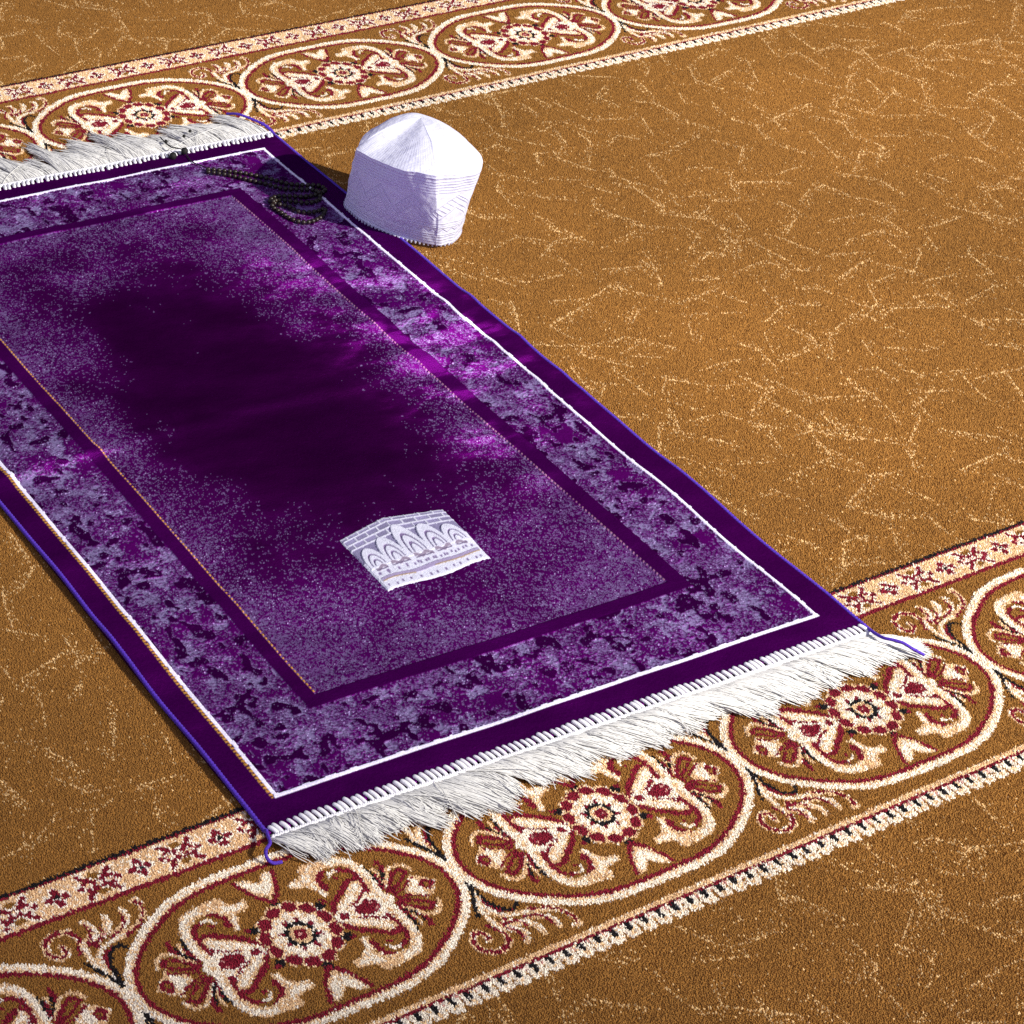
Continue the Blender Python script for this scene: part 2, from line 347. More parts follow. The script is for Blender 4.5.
# ------------------------------------------------------------------ carpet: cut-pile tufts over a backing
def build_carpet():
    quad = np.array([up(-70, -40)[:2], up(1100, -40)[:2], up(1100, 1090)[:2], up(-70, 1090)[:2]])
    p = .00165
    x0, y0 = quad.min(0); x1, y1 = quad.max(0)
    nx = int((x1 - x0) / p); ny = int((y1 - y0) / p)
    gx, gy = np.meshgrid(np.arange(nx), np.arange(ny), indexing='ij')
    X = x0 + (gx + .5 * (gy % 2)) * p; Y = y0 + gy * p
    keep = np.ones(X.shape, bool)
    c = quad.mean(0)
    for i in range(4):
        a, b = quad[i], quad[(i + 1) % 4]
        side = (b[0] - a[0]) * (Y - a[1]) - (b[1] - a[1]) * (X - a[0])
        sc = (b[0] - a[0]) * (c[1] - a[1]) - (b[1] - a[1]) * (c[0] - a[0])
        keep &= side * sc > 0
    s, t = w2r(X, Y)
    keep &= ~((s > .012) & (s < RWID - .012) & (t > .012) & (t < RLEN - .012))
    # pale broken strokes scattered through the field
    sp = np.zeros(X.shape, bool)
    A = (x1 - x0) * (y1 - y0)
    r = np.random.default_rng(4)
    nseg = int(A * 780)
    pts = []
    def seg(cx, cy, an, ln, dens, curve):
        m = int(ln / p * dens)
        tt = r.random(m) - .5
        px = cx + np.cos(an + curve * tt) * tt * ln + r.normal(0, .00045, m); py = cy + np.sin(an + curve * tt) * tt * ln + r.normal(0, .00045, m)
        pts.append(np.c_[px, py])
        m2 = int(ln / p * r.uniform(.4, 1.5))
        tt = r.random(m2) - .5
        sd = np.abs(r.normal(0, .0065, m2)) * r.choice([-1, 1])
        pts.append(np.c_[cx + np.cos(an) * tt * ln * 1.4 - np.sin(an) * sd, cy + np.sin(an) * tt * ln * 1.4 + np.cos(an) * sd])
    # dashes keep their distance from one another and often meet in a Y, like fine cracks
    cand = np.c_[x0 + r.random(16000) * (x1 - x0), y0 + r.random(16000) * (y1 - y0)]
    kept = np.empty((0, 2))
    for c_ in cand:
        if len(kept) == 0 or ((kept - c_) ** 2).sum(1).min() > r.uniform(.032, .058) ** 2: kept = np.vstack([kept, c_])
    for cx, cy in kept:
        an = r.random() * np.pi; ln = r.uniform(.030, .066)
        seg(cx, cy, an, ln, r.uniform(.5, 1.3), r.uniform(-.08, .08))
        if r.random() < .45:
            l2 = r.uniform(.018, .042); a2 = an + r.choice([-1, 1]) * r.uniform(.6, 1.5)
            ex_, ey_ = cx + np.cos(an) * ln * .5, cy + np.sin(an) * ln * .5
            seg(ex_ + np.cos(a2) * l2 * .5, ey_ + np.sin(a2) * l2 * .5, a2, l2, r.uniform(.6, 1.1), 0)
    m3 = int(A * 3000); pts.append(np.c_[x0 + r.random(m3) * (x1 - x0), y0 + r.random(m3) * (y1 - y0)])
    pts = np.vstack(pts)
    iy = np.clip(np.round((pts[:, 1] - y0) / p).astype(int), 0, ny - 1)
    ix = np.clip(np.round((pts[:, 0] - x0) / p - .5 * (iy % 2)).astype(int), 0, nx - 1)
    sp[ix, iy] = True
    X, Y, sp = X[keep], Y[keep], sp[keep]
    n = len(X)
    code = border_code(X + rng.normal(0, .00055, n), Y + rng.normal(0, .00055, n))
    code = np.where(code == 255, np.where(sp, SPECK, GOLD), code)
    q_ = rng.random(n)
    code = np.where((code == WHITE) & (q_ < .12), CREAM, np.where((code == CREAM) & (q_ < .14), WHITE, code))
    C = PAL[code]
    C = C * (1 + rng.normal(0, .075, (n, 1)))
    C = C * (1 + .20 * (fbm(X, Y, .09, 71, 4) - .5)[:, None] + .34 * (fbm(X, Y, .42, 75, 2) - .5)[:, None])
    C = np.where((code == SPECK)[:, None], C * rng.uniform(.74, 1.12, (n, 1)), C)
    X = X + rng.normal(0, .00022, n); Y = Y + rng.normal(0, .00022, n)
    th = rng.random(n) * 2 * np.pi
    rad = p * rng.uniform(.78, 1.02, n)
    lean = np.array([-.00035, .00055])
    V = np.zeros((n, 4, 3), np.float32)
    for j in range(3):
        V[:, j, 0] = X + rad * np.cos(th + j * 2.0944); V[:, j, 1] = Y + rad * np.sin(th + j * 2.0944); V[:, j, 2] = -.0017 + rng.normal(0, .0001, n)
    V[:, 3, 0] = X + lean[0] + rng.normal(0, .00045, n); V[:, 3, 1] = Y + lean[1] + rng.normal(0, .00045, n)
    hz = np.where(np.isin(code, (WHITE, CREAM)), .0003, 0.0)
    V[:, 3, 2] = hz + rng.normal(0, .00022, n)
    base = (np.arange(n) * 4)[:, None]
    F = np.concatenate([base + np.array([[0, 1, 3]]), base + np.array([[1, 2, 3]]), base + np.array([[2, 0, 3]])])
    cols = np.repeat(C, 4, axis=0)
    # woven backing, wider than the tufts, with the same design
    q = .006
    bx = np.arange(-2.2, 4.0, q); byy = np.arange(-2.2, 4.2, q)
    BX, BY = np.meshgrid(bx, byy, indexing='ij')
    bc = border_code(BX, BY); bc = np.where(bc == 255, GOLD, bc)
    inside = (BX > x0 - .02) & (BX < x1 + .02) & (BY > y0 - .02) & (BY < y1 + .02)
    BV = np.c_[BX.ravel(), BY.ravel(), np.full(BX.size, -.0018)]
    idx = np.arange(BX.size).reshape(BX.shape) + 4 * n
    BF = np.stack([idx[:-1, :-1], idx[1:, :-1], idx[1:, 1:], idx[:-1, 1:]], -1).reshape(-1, 4)
    BF3 = np.vstack([BF[:, [0, 1, 2]], BF[:, [0, 2, 3]]])
    o = np_mesh('carpet', np.vstack([V.reshape(-1, 3), BV]), np.vstack([F, BF3]), M_carpet, None, np.vstack([cols, PAL[bc].reshape(-1, 3)]), smooth=False)
    tag(o, 'golden brown wall to wall carpet with woven red and cream medallion borders', 'carpet', 'structure')
build_carpet()

# ------------------------------------------------------------------ prayer rug
def rug_relief(s, t):
    """height of the cloth over its lying plane: soft waves and the crease where it was folded"""
    z = .0045 * (fbm(s, t, .17, 5, 2) - .5) + .0018 * (vnoise(s, t, .075, 9) - .5)
    loose = np.exp(-((s - .60) / .13) ** 2 - ((t - .57) / .13) ** 2)            # the cloth lies loose here
    z = z + loose * (.0036 * (vnoise(s * .6 + .4 * t, t * 1.5, .055, 61) - .5) + .0022 * (vnoise(s * .7, t, .026, 62) - .5))
    tc = .560 + .020 * (s / RWID - .5) + .012 * (vnoise(s, t * 0, .12, 31) - .5)
    z = z + .0030 * np.exp(-((t - tc) / .012) ** 2) * (.15 + 1.0 * vnoise(s, s * 0, .10, 33))
    z = z + .0020 * np.exp(-((t - .645 - .05 * (s - .35)) / .015) ** 2) * sstep(.50, .68, s) + .0014 * np.exp(-((t - .485) / .013) ** 2) * sstep(.53, .66, s)
    z = z + .0016 * np.exp(-((t - .285) / .02) ** 2) * vnoise(s, s * 0, .16, 35) + .0016 * np.exp(-((t - .83) / .02) ** 2) * vnoise(s, s * 0, .16, 36)
    e = np.minimum(s, RWID - s)
    z = z + .0026 * sstep(.06, 0, e) * (vnoise(t, np.where(s < RWID / 2, 0., 5.), .07, 41) - .35)
    return z
def edge_wave(t, side):
    t = np.asarray(t, float)
    return (.0030 * (vnoise(t, t * 0 + side * 3.3, .085, 51) - .5) + .0040 * (vnoise(t, t * 0 + side * 7.1, .21, 52) - .5)) * sstep(0, .05, t) * sstep(RLEN, RLEN - .05, t)
def rug_top(s, t): return ZR + rug_relief(np.asarray(s, float), np.asarray(t, float))

rug = bpy.data.objects.new('prayer_rug', None); COL.objects.link(rug)
tag(rug, 'deep purple velvet prayer rug with lavender patterned border and white fringed ends', 'rug')

PURPLE = np.array((.019, .0004, .024)); PLUM = np.array((.008, .0002, .008)); LAV = np.array((.152, .126, .235)); LAV2 = np.array((.098, .046, .150)); MAG = np.array((.075, .002, .092))
WLINE = np.array((.66, .63, .76)); GTHR = np.array((.42, .21, .02))
def build_pile():
    h = .00105
    ns = int(RWID / h) + 1; nt = int(RLEN / h) + 1
    s = np.linspace(0, RWID, ns); t = np.linspace(0, RLEN, nt)
    S, T = np.meshgrid(s, t, indexing='ij')
    C = np.zeros(S.shape + (3,)); C[:] = PURPLE
    Z = np.zeros(S.shape)
    w1 = fbm(S, T, .030, 101, 3) - .5; w2 = fbm(S, T, .030, 151, 3) - .5
    x = S + .012 * w1; y = T + .012 * w2
    n1 = fbm(x, y, .015, 201, 4, .62)
    n0 = fbm(S, T, .055, 231, 3)
    sp = vnoise(S, T, .0019, 301) * .6 + np.random.default_rng(9).random(S.shape) * .4
    sp2 = np.random.default_rng(10).random(S.shape)
    inb = (S > .031) & (S < RWID - .034) & (T > .036) & (T < RLEN - .032)
    band_in = (S > .120) & (S < RWID - .118) & (T > .121) & (T < RLEN - .109)
    field = (S > .1365) & (S < RWID - .138) & (T > .1375) & (T < RLEN - .122)
    bord = inb & ~band_in
    # every weave point is a small cell that is either lavender flat weave or purple velvet
    ca = np.random.default_rng(9).random((ns // 2 + 2, nt // 2 + 2)); cb_ = np.random.default_rng(19).random((ns + 2, nt + 2))
    ii, jj = np.meshgrid(np.arange(ns), np.arange(nt), indexing='ij')
    cell = np.where(cb_[:ns, :nt] < .62, ca[(ii + (cb_[:ns, :nt] > .3)) // 2, (jj + (cb_[1:ns + 1, 1:nt + 1] > .5)) // 2], cb_[2:ns + 2, 2:nt + 2])
    blob_n = fbm(x + .3, y, .012, 281, 2, .5)
    ringn = fbm(S + .012 * w2, T - .012 * w1, .016, 411, 2)
    dark = sstep(.645, .675, blob_n)                                            # solid velvet leaves
    rim = np.exp(-((blob_n - .625) / .020) ** 2)                               # lavender outlines round them
    curl = np.exp(-((ringn - .52) / .020) ** 2) * sstep(.36, .5, n0)
    solid = sstep(.575, .605, n1)                                              # smooth lavender patches
    hole = sstep(.44, .40, n1)
    L = .37 + .9 * (n0 - .5) + .5 * (n1 - .5) - .10 * hole
    L = np.maximum(L, solid * .74); L = L * (1 - .93 * dark); L = np.maximum(L, .70 * rim); L = np.maximum(L, .75 * curl * (1 - .6 * dark))
    lav = (cell < L).astype(float)
    lav = .72 * lav + .28 * np.clip(L, 0, 1) * sstep(.5, .9, L)
    tone = fbm(S, T, .012, 441, 2)[..., None]
    cb = LAV2 * (1 - tone) + LAV * tone
    cb = cb + (LAV * 1.02 - cb) * (solid * (1 - dark))[..., None] * .8
    base_b = PURPLE * (1 - .45 * dark[..., None]) + MAG * (.24 * (1 - dark))[..., None]
    cbord = base_b * (1 - lav[..., None]) + cb * lav[..., None]
    spark = (sp2 > .985) & (lav > .3)
    cbord = np.where(spark[..., None], np.array((.40, .30, .56)), cbord)
    C = np.where(bord[..., None], cbord, C)
    # field: speckle that thins out towards a dark middle
    e = np.minimum(np.minimum(S - .1365, RWID - .138 - S), np.minimum(T - .1375, RLEN - .122 - T))
    cx, cy = RWID * .5, .555
    ell = np.sqrt(((S - cx) / .245) ** 2 + ((T - cy) / .475) ** 2)
    cl = fbm(S, T, .06, 501, 4)
    dens = .42 * sstep(.42, 1.3, ell + .75 * (cl - .5)) + .13 * sstep(.07, 0, e) * sstep(.5, .9, ell)
    dens = np.clip(dens * (.55 + .9 * fbm(S, T, .014, 521, 3)), 0, .8)
    on = (cell < dens).astype(float) * (.65 + .35 * cb_[3:, 3:][:ns - 1, :nt - 1].mean() )
    glow = sstep(.30, 1.2, ell + .7 * (cl - .5))
    cf = PLUM * (1 - glow[..., None]) + (PURPLE * 1.1 + MAG * .26) * glow[..., None]
    tone2 = fbm(S, T, .008, 541, 2)[..., None]
    fl = (LAV2 * (1 - tone2) + LAV * tone2) * .85
    cfield = cf * (1 - on[..., None] * .92) + fl * on[..., None] * .92
    spark = (sp2 > 1 - .014 * dens) & (dens > .12)
    cfield = np.where(spark[..., None], np.array((.36, .27, .50)), cfield)
    C = np.where(field[..., None], cfield, C)
    ragged = .0012 * (vnoise(S, T, .004, 611) - .5)
    # solid velvet bands keep the full pile; flat weave lies lower
    low = np.where(field, .0011 + .0006 * on, np.where(bord, .0013 * lav + .0003, 0))
    Z -= low
    # white woven line and gold thread beside it
    def line(mask, col, dz):
        nonlocal C, Z
        C[mask] = col; Z[mask] = dz
    jag = .0007 * (vnoise(S, T, .0045, 621) - .5)
    inl = (T > .0335) & (T < RLEN - .029); ins_ = (S > .0285) & (S < RWID - .0335)
    wl = (np.abs(S - .0303 + jag) < .0021) & inl; wr = (np.abs(S - (RWID - .0355) + jag) < .0017) & inl
    wn = (np.abs(T - .0355 + jag) < .0022) & ins_; wf = (np.abs(T - (RLEN - .0305) + jag) < .0019) & ins_
    line(wl | wr | wn | wf, WLINE, .0005)
    g1 = (np.abs(S - .0265) < .0013) & (T > .034) & (T < RLEN - .03)
    dash = (np.mod(T + .3 * (S - .0265), .0046) < .0027)
    line(g1 & dash, GTHR, .0006); line(g1 & ~dash, np.array((.05, .015, .02)), .0001)
    g2 = (np.abs(S - .1368) < .0011) & (T > .139) & (T < RLEN - .125)
    dash = np.mod(T, .0052) < .0029
    line(g2 & dash, GTHR * .8, .0003)
    g3 = (np.abs(S - (RWID - .1385)) < .0008) & (T > .139) & (T < RLEN - .125)
    dash = np.mod(T, .0052) < .0026
    line(g3 & dash, np.array((.30, .14, .20)), .0)
    C *= (1 + np.random.default_rng(12).normal(0, .10, S.shape))[..., None]
    Z += np.random.default_rng(13).normal(0, .00010, S.shape)
    zz = ZR + rug_relief(S, T) + Z
    ed = np.minimum(np.minimum(S, RWID - S), np.minimum(T, RLEN - T))
    zz -= .0022 * np.exp(-ed / .0018)
    fr = (S / RWID)
    so = S + edge_wave(T, 0) * sstep(.12, 0, S) + edge_wave(T, 1) * sstep(.12, 0, RWID - S)
    P = r2w(so, T, 0); P[..., 2] = zz
    V = P.reshape(-1, 3)
    idx = np.arange(S.size).reshape(S.shape)
    F = np.stack([idx[:-1, :-1], idx[1:, :-1], idx[1:, 1:], idx[:-1, 1:]], -1).reshape(-1, 4)
    # side walls and underside
    loop = np.concatenate([idx[:, 0], idx[-1, 1:], idx[-2::-1, -1], idx[0, -2:0:-1]])
    Vb = V[loop].copy(); Vb[:, 2] = -.0005
    b = len(V) + np.arange(len(loop))
    W = np.stack([loop, b, np.roll(b, -1), np.roll(loop, -1)], -1)
    V = np.vstack([V, Vb]); C2 = np.vstack([C.reshape(-1, 3), np.tile(PURPLE, (len(loop), 1))])
    o = np_mesh('pile', V, np.vstack([F, W]), M_velvet, rug, C2)
    st = fbm(S * .55 + .15 * T, T * 1.3, .045, 701, 4); st2 = fbm(S, T * 2.2, .030, 731, 3)
    brushed = np.exp(-((S - .60) / .10) ** 2 - ((T - .60) / .15) ** 2) * .95 + .55 * np.exp(-((S - .54) / .06) ** 2 - ((T - .44) / .10) ** 2) \
        + .55 * np.exp(-((T - .560 - .02 * (S / RWID - .5)) / .012) ** 2) * sstep(.30, .10, S) + .35 * np.exp(-((S - .50) / .10) ** 2 - ((T - .80) / .10) ** 2) + .25 * sstep(.75, 1.0, T / RLEN) * sstep(.45, .6, st)
    A_ = .07 + .55 * (st - .5) + .18 * (st2 - .5) + brushed * (.12 + 1.15 * sstep(.40, .74, .55 * st + .45 * st2))
    lean = np.stack([.12 * (st2 - .5), -np.clip(A_, -.15, .85), np.zeros_like(A_)], -1).reshape(-1, 3)
    lean = np.vstack([lean, np.zeros((len(loop), 3))]).astype(np.float32)
    at = o.data.attributes.new('Nap', 'FLOAT_VECTOR', 'POINT'); at.data.foreach_set('vector', lean.ravel())
build_pile()

def build_binding(side):
    """violet overcast edge with the loose tail it ends in at the near corner"""
    t = np.arange(.004, RLEN - .002, .0016)
    s = (edge_wave(t, side) + (0 if side == 0 else RWID))
    z = rug_top(np.clip(s, 0, RWID), t) - .0018
    P = r2w(s, t, 0); P[:, 2] = z
    if side == 0:
        tail = [up(266, 829, .008), up(268, 836, .009), up(270, 843, .011), up(266, 850, .010), up(267, 858, .006), up(273, 863, .003), up(282, 862, .002)]
        ftail = [r2w(-.002, RLEN + .004, .006), r2w(-.012, RLEN + .03, .006), r2w(-.03, RLEN + .06, .004)]
    else:
        tail = [up(869, 629, .009), up(876, 634, .012), up(884, 638, .015), up(893, 640, .017), up(903, 643, .017), up(913, 649, .014), up(924, 655, .009)]
        ftail = [r2w(RWID, RLEN + .004, .006), r2w(RWID - .006, RLEN + .02, .011), r2w(RWID - .022, RLEN + .052, .012), r2w(RWID - .03, RLEN + .07, .006)]
    P = np.vstack([catmull(tail[::-1], 6)[:-1], P, catmull([np.ravel(q) for q in ftail], 6)[1:]])
    n = len(P)
    r = .0021 + .00045 * np.sin(np.arange(n) * 2.6)
    nt_, nf_ = len(tail) * 6 - 6, 12
    r[:nt_] = .0016; r[-nf_:] = .0017
    V, F = tubes(P[None], r[None], 8)
    np_mesh('binding', V, F, M_bind, rug)
build_binding(0); build_binding(1)

def bez(a, b, c, d, m):
    t = np.linspace(0, 1, m)[None, :, None]
    a, b, c, d = (q[:, None, :] for q in (a, b, c, d))
    return a * (1 - t) ** 3 + 3 * b * t * (1 - t) ** 2 + 3 * c * t ** 2 * (1 - t) + d * t ** 3

def build_fringe(far):
    r = np.random.default_rng(21 + far)
    sgn = 1 if far else -1
    t0 = RLEN if far else 0.0
    # loose threads gathered in locks
    nlock = 38 if far else 52; cent = np.sort((np.arange(nlock) + .5 + r.normal(0, .22, nlock)) / nlock) * RWID
    n = 4600 if far else 7500
    s0 = -.003 + r.random(n) * (RWID - .001)
    lk = np.abs(s0[:, None] - cent[None]).argmin(1)
    ln = r.normal(1, .14, nlock)[lk] * r.normal(1, .12, n)
    sl = sstep(.0, .16, s0)
    if far:
        lean = (-.020 + r.normal(0, .010, nlock))[lk]; out = .054 * ln
        pull = .95
    else:
        lean = ((.012 + .024 * sstep(.0, .20, cent)) + r.normal(0, .008, nlock))[lk]; out = (.029 + .006 * sl) * ln
        pull = .92
    ctr = cent[lk]
    tip_s = s0 + lean + (ctr - s0) * pull * (r.uniform(.75, 1, n) if far else r.random(n)) + r.normal(0, .0035, n)
    rise = (.006 + .006 * r.random(nlock))[lk] + .003 * r.random(n)
    lift = np.abs(r.normal(0, .0018, n))
    a = r2w(s0, t0 + sgn * .006 + 0 * s0, .0038 + .002 * r.random(n))
    b = r2w(s0 + lean * .15, t0 + sgn * (.006 + out * .33), .004 + rise * .75)
    wob = r.normal(0, .004, n)
    c = r2w(s0 + (tip_s - s0) * .6 + wob, t0 + sgn * (.006 + out * .72), .0035 + rise * .55)
    d = r2w(tip_s, t0 + sgn * (.006 + out), .0008 + lift)
    P = bez(a, b, c, d, 9)
    P[:, 2:, :2] += np.cumsum(r.normal(0, .0007, (n, 7, 2)), 1)
    P[..., 2] *= r.uniform(.55, 1, (n, 1)); P[..., 2] = np.maximum(P[..., 2], .0006)
    rad = np.full((n, 9), .00054 if not far else .00056) * r.uniform(.8, 1.25, (n, 1)); rad[:, -1] *= .5
    V, F = tubes(P, rad, 4)
    # a few stray threads across the locks
    m = 14
    s1 = r.random(m) * RWID; l1 = r.normal(.01, .035, m)
    a = r2w(s1, t0 + sgn * .007 + 0 * s1, .007); b = r2w(s1 + l1 * .4, t0 + sgn * .022 + 0 * s1, .015); c = r2w(s1 + l1 * 1.2, t0 + sgn * .035 + 0 * s1, .012); d = r2w(s1 + l1, t0 + sgn * (.045 + .012 * r.random(m)), .003 + 0 * s1)
    V2_, F2_ = tubes(bez(a, b, c, d, 9), np.full((m, 9), .00045), 4)
    fr = np_mesh('fringe', np.vstack([V, V2_]), np.vstack([F, F2_ + len(V)]), M_fringe, rug)
    # overcast stitches biting into the velvet, and the cord they hold
    k = 104
    sx = (np.arange(k) + .5) / k * (RWID - .004) + .002 + r.normal(0, .0004, k)
    l0 = .0065 + r.normal(0, .0006, k)
    q = []
    tops = rug_top(sx, np.full(k, t0 + (-1 if far else 1) * .006))
    lean_s = r.normal(.0, .0004, k)
    for f, dz, ds in ((1.0, -.0010, 0.), (.8, .0, 0), (.35, .0002, .0), (-.15, -.0003, .0), (-.6, -.0016, 0), (-.8, -.003, 0)):
        q.append(r2w(sx + lean_s + .0022 * (.3 - f), t0 - sgn * l0 * f, tops + dz))
    P = np.stack(q, 1)
    P2 = np.stack([catmull(p_, 3) for p_ in P])
    rd = np.full(P2.shape[:2], .0021); rd[:, 0] = .0009; rd[:, -1] = .001
    V, F = tubes(P2, rd * r.uniform(.85, 1.12, (k, 1)), 7)
    # two-ply cord along the edge
    tt = np.arange(0, RWID, .0011)
    cords = []
    for ph in (0, 2.09, 4.19):
        w = tt * 2 * np.pi / .0075 + ph
        cords.append(np.c_[r2w(tt, t0 + sgn * (.0052 + .0013 * np.cos(w)), 0)[:, :2], .0048 + .0013 * np.sin(w) + .5 * rug_relief(tt, t0 + 0 * tt)])
    Vc, Fc = tubes(np.stack(cords), np.full((3, len(tt)), .0014), 6)
    np_mesh('stitching', np.vstack([V, Vc]), np.vstack([F, Fc + len(V)]), M_stitch, fr)
build_fringe(0); build_fringe(1)

def build_emblem():
    """small embroidered arcade near the foot of the rug"""
    WPX, HPX = 250, 190
    u = np.linspace(0, 1, WPX); w = np.linspace(0, 1, HPX)
    Uu, Ww = np.meshgrid(u, w, indexing='ij')
    W_ = np.array((.56, .56, .66)); GR = np.array((.20, .18, .30)); DK = np.array((.11, .08, .16)); BR = np.array((.26, .21, .28)); GO = np.array((.27, .18, .09)); LV = np.array((.30, .25, .42))
    C = np.zeros(Uu.shape + (3,)); C[:] = W_; Z = np.full(Uu.shape, .0012)
    # roof of grey blocks with white joints
    roof = Ww > .50
    row = np.floor((Ww - .50) / .0835); fy = np.mod(Ww - .50, .0835) / .0835
    fx = np.mod(Uu * 8.5 + .5 * np.mod(row, 2), 1)
    rowv = Ww > .74
    blk = roof & (fy > .22) & (fx > .13)
    jitter = np.random.default_rng(3).random((12, 12))
    C[roof] = np.where(rowv[roof][:, None], W_ * .93, GR)
    m = blk & rowv
    bi = jitter[np.clip(row, 0, 11).astype(int), np.clip(np.floor(Uu * 8.5 + .5 * np.mod(row, 2)), 0, 11).astype(int)]
    C[m] = (GR * (.8 + .45 * bi[..., None]))[m]; Z[m] = .0005
    m2 = roof & ~rowv; Z[m2] = .0006
    edge = (Ww > .965) | ((Uu < .012) & (Ww > .7)) | ((Uu > .988) & (Ww > .7)); C[edge] = W_ * .9
    # five arches
    for i, (cx, hw, bot, top) in enumerate(((.115, .095, .36, .70), (.30, .100, .36, .765), (.50, .105, .36, .85), (.70, .100, .36, .79), (.885, .095, .36, .70))):
        yy = np.clip((Ww - bot) / (top - bot), 0, 1); half = hw * np.sqrt(np.clip(1 - yy ** 2.4, 0, 1))
        d = np.abs(Uu - cx)
        ins = (Ww > bot) & (Ww < top) & (d < half)
        C[ins] = W_; Z[ins] = .0019
        e_ = np.sqrt((d / hw) ** 2 + yy ** 2)
        for k_ in (.66, .36):
            ln = ins & (np.abs(e_ - k_) < .045) & (Ww > bot + .035)
            C[ln] = DK * 1.5; Z[ln] = .0010
    # ledges, stitches and gold courses
    rr = np.random.default_rng(6)
    for cx, hw in ((.115, .055), (.30, .085), (.52, .085), (.71, .075), (.88, .05)):
        m = (np.abs(Uu - cx) < hw) & (np.abs(Ww - .345 - .02 * np.sin(Uu * 60)) < .026); C[m] = BR * .9 + .08 * LV; Z[m] = .0016
        m = (np.abs(Uu - cx) < hw) & (np.abs(Ww - .325) < .008); C[m] = DK
    yb = .165 + .012 * np.sin(Uu * 14)
    m = (np.abs(Ww - yb) < .030) & (Uu > .03) & (Uu < .97); C[m] = LV * .75 + BR * .3; Z[m] = .0018
    m = (np.abs(Ww - yb + .024) < .008) & (Uu > .03) & (Uu < .97) & ((Uu < .33) | (Uu > .52)); C[m] = GO
    for y, nn in ((.262, 15), (.255, 11), (.068, 13)):
        for x in np.linspace(.05, .95, nn) + rr.normal(0, .012, nn):
            m = (np.abs(Uu - x - .10 * (Ww - y)) < .009) & (np.abs(Ww - y - rr.normal(0, .008)) < .020); C[m] = DK * 1.6; Z[m] = .0010
    for _ in range(2):                                   # threads of neighbouring stitches mix
        C[1:-1, 1:-1] = .4 * C[1:-1, 1:-1] + .15 * (C[:-2, 1:-1] + C[2:, 1:-1] + C[1:-1, :-2] + C[1:-1, 2:])
    C *= (1 + .26 * (np.random.default_rng(44).random((WPX // 2, HPX // 2)).repeat(2, 0).repeat(2, 1) - .5))[..., None]
    thread = .00022 * np.sin(Uu * 2 * np.pi * 80) + rr.normal(0, .0001, Uu.shape)
    # outline: ridge in the middle of the top, corners as measured
    bl, br = w2r(*up(389, 589.5, .008)[:2]), w2r(*up(492, 556, .008)[:2]); tl, tr, pk = w2r(*up(339, 537.5, .008)[:2]), w2r(*up(443, 507.5, .008)[:2]), w2r(*up(382, 515.5, .008)[:2])
    bl, br, tl, tr, pk = map(np.array, (bl, br, tl, tr, pk))
    mid = (pk - tl) @ (tr - tl) / ((tr - tl) @ (tr - tl)); rise = np.linalg.norm(pk - (tl + (tr - tl) * mid))
    bot = bl + (br - bl) * Uu[..., None]; topp = tl + (tr - tl) * Uu[..., None]
    topp = topp + np.array([0, 1.]) * (rise * np.clip(np.minimum(Uu / mid, (1 - Uu) / (1 - mid)), 0, 1))[..., None]
    bot = bot + np.array([0, 1.]) * (.0022 * np.sin(Uu * 2 * np.pi * 1.3 + .5))[..., None]
    ST = bot + (topp - bot) * Ww[..., None]
    rag = .0006 * (vnoise(ST[..., 0], ST[..., 1], .0022, 77) - .5)
    s = ST[..., 0] + rag * (Uu < .03) - rag * (Uu > .97); t = ST[..., 1] + rag * ((Ww < .04) | (Ww > .96)) * 1.5
    P = r2w(s, t, 0); P[..., 2] = rug_top(s, t) - .0006 + Z + thread
    e = np.minimum(np.minimum(Uu, 1 - Uu), np.minimum(Ww, 1 - Ww)); P[..., 2] -= .0022 * np.exp(-e / .008)
    idx = np.arange(Uu.size).reshape(Uu.shape)
    F = np.stack([idx[:-1, :-1], idx[1:, :-1], idx[1:, 1:], idx[:-1, 1:]], -1).reshape(-1, 4)
    o = np_mesh('emblem', P.reshape(-1, 3), F, M_emblem, rug, C.reshape(-1, 3))
    tag(o, 'white embroidered arcade of five arches under a grey block roof')
build_emblem()

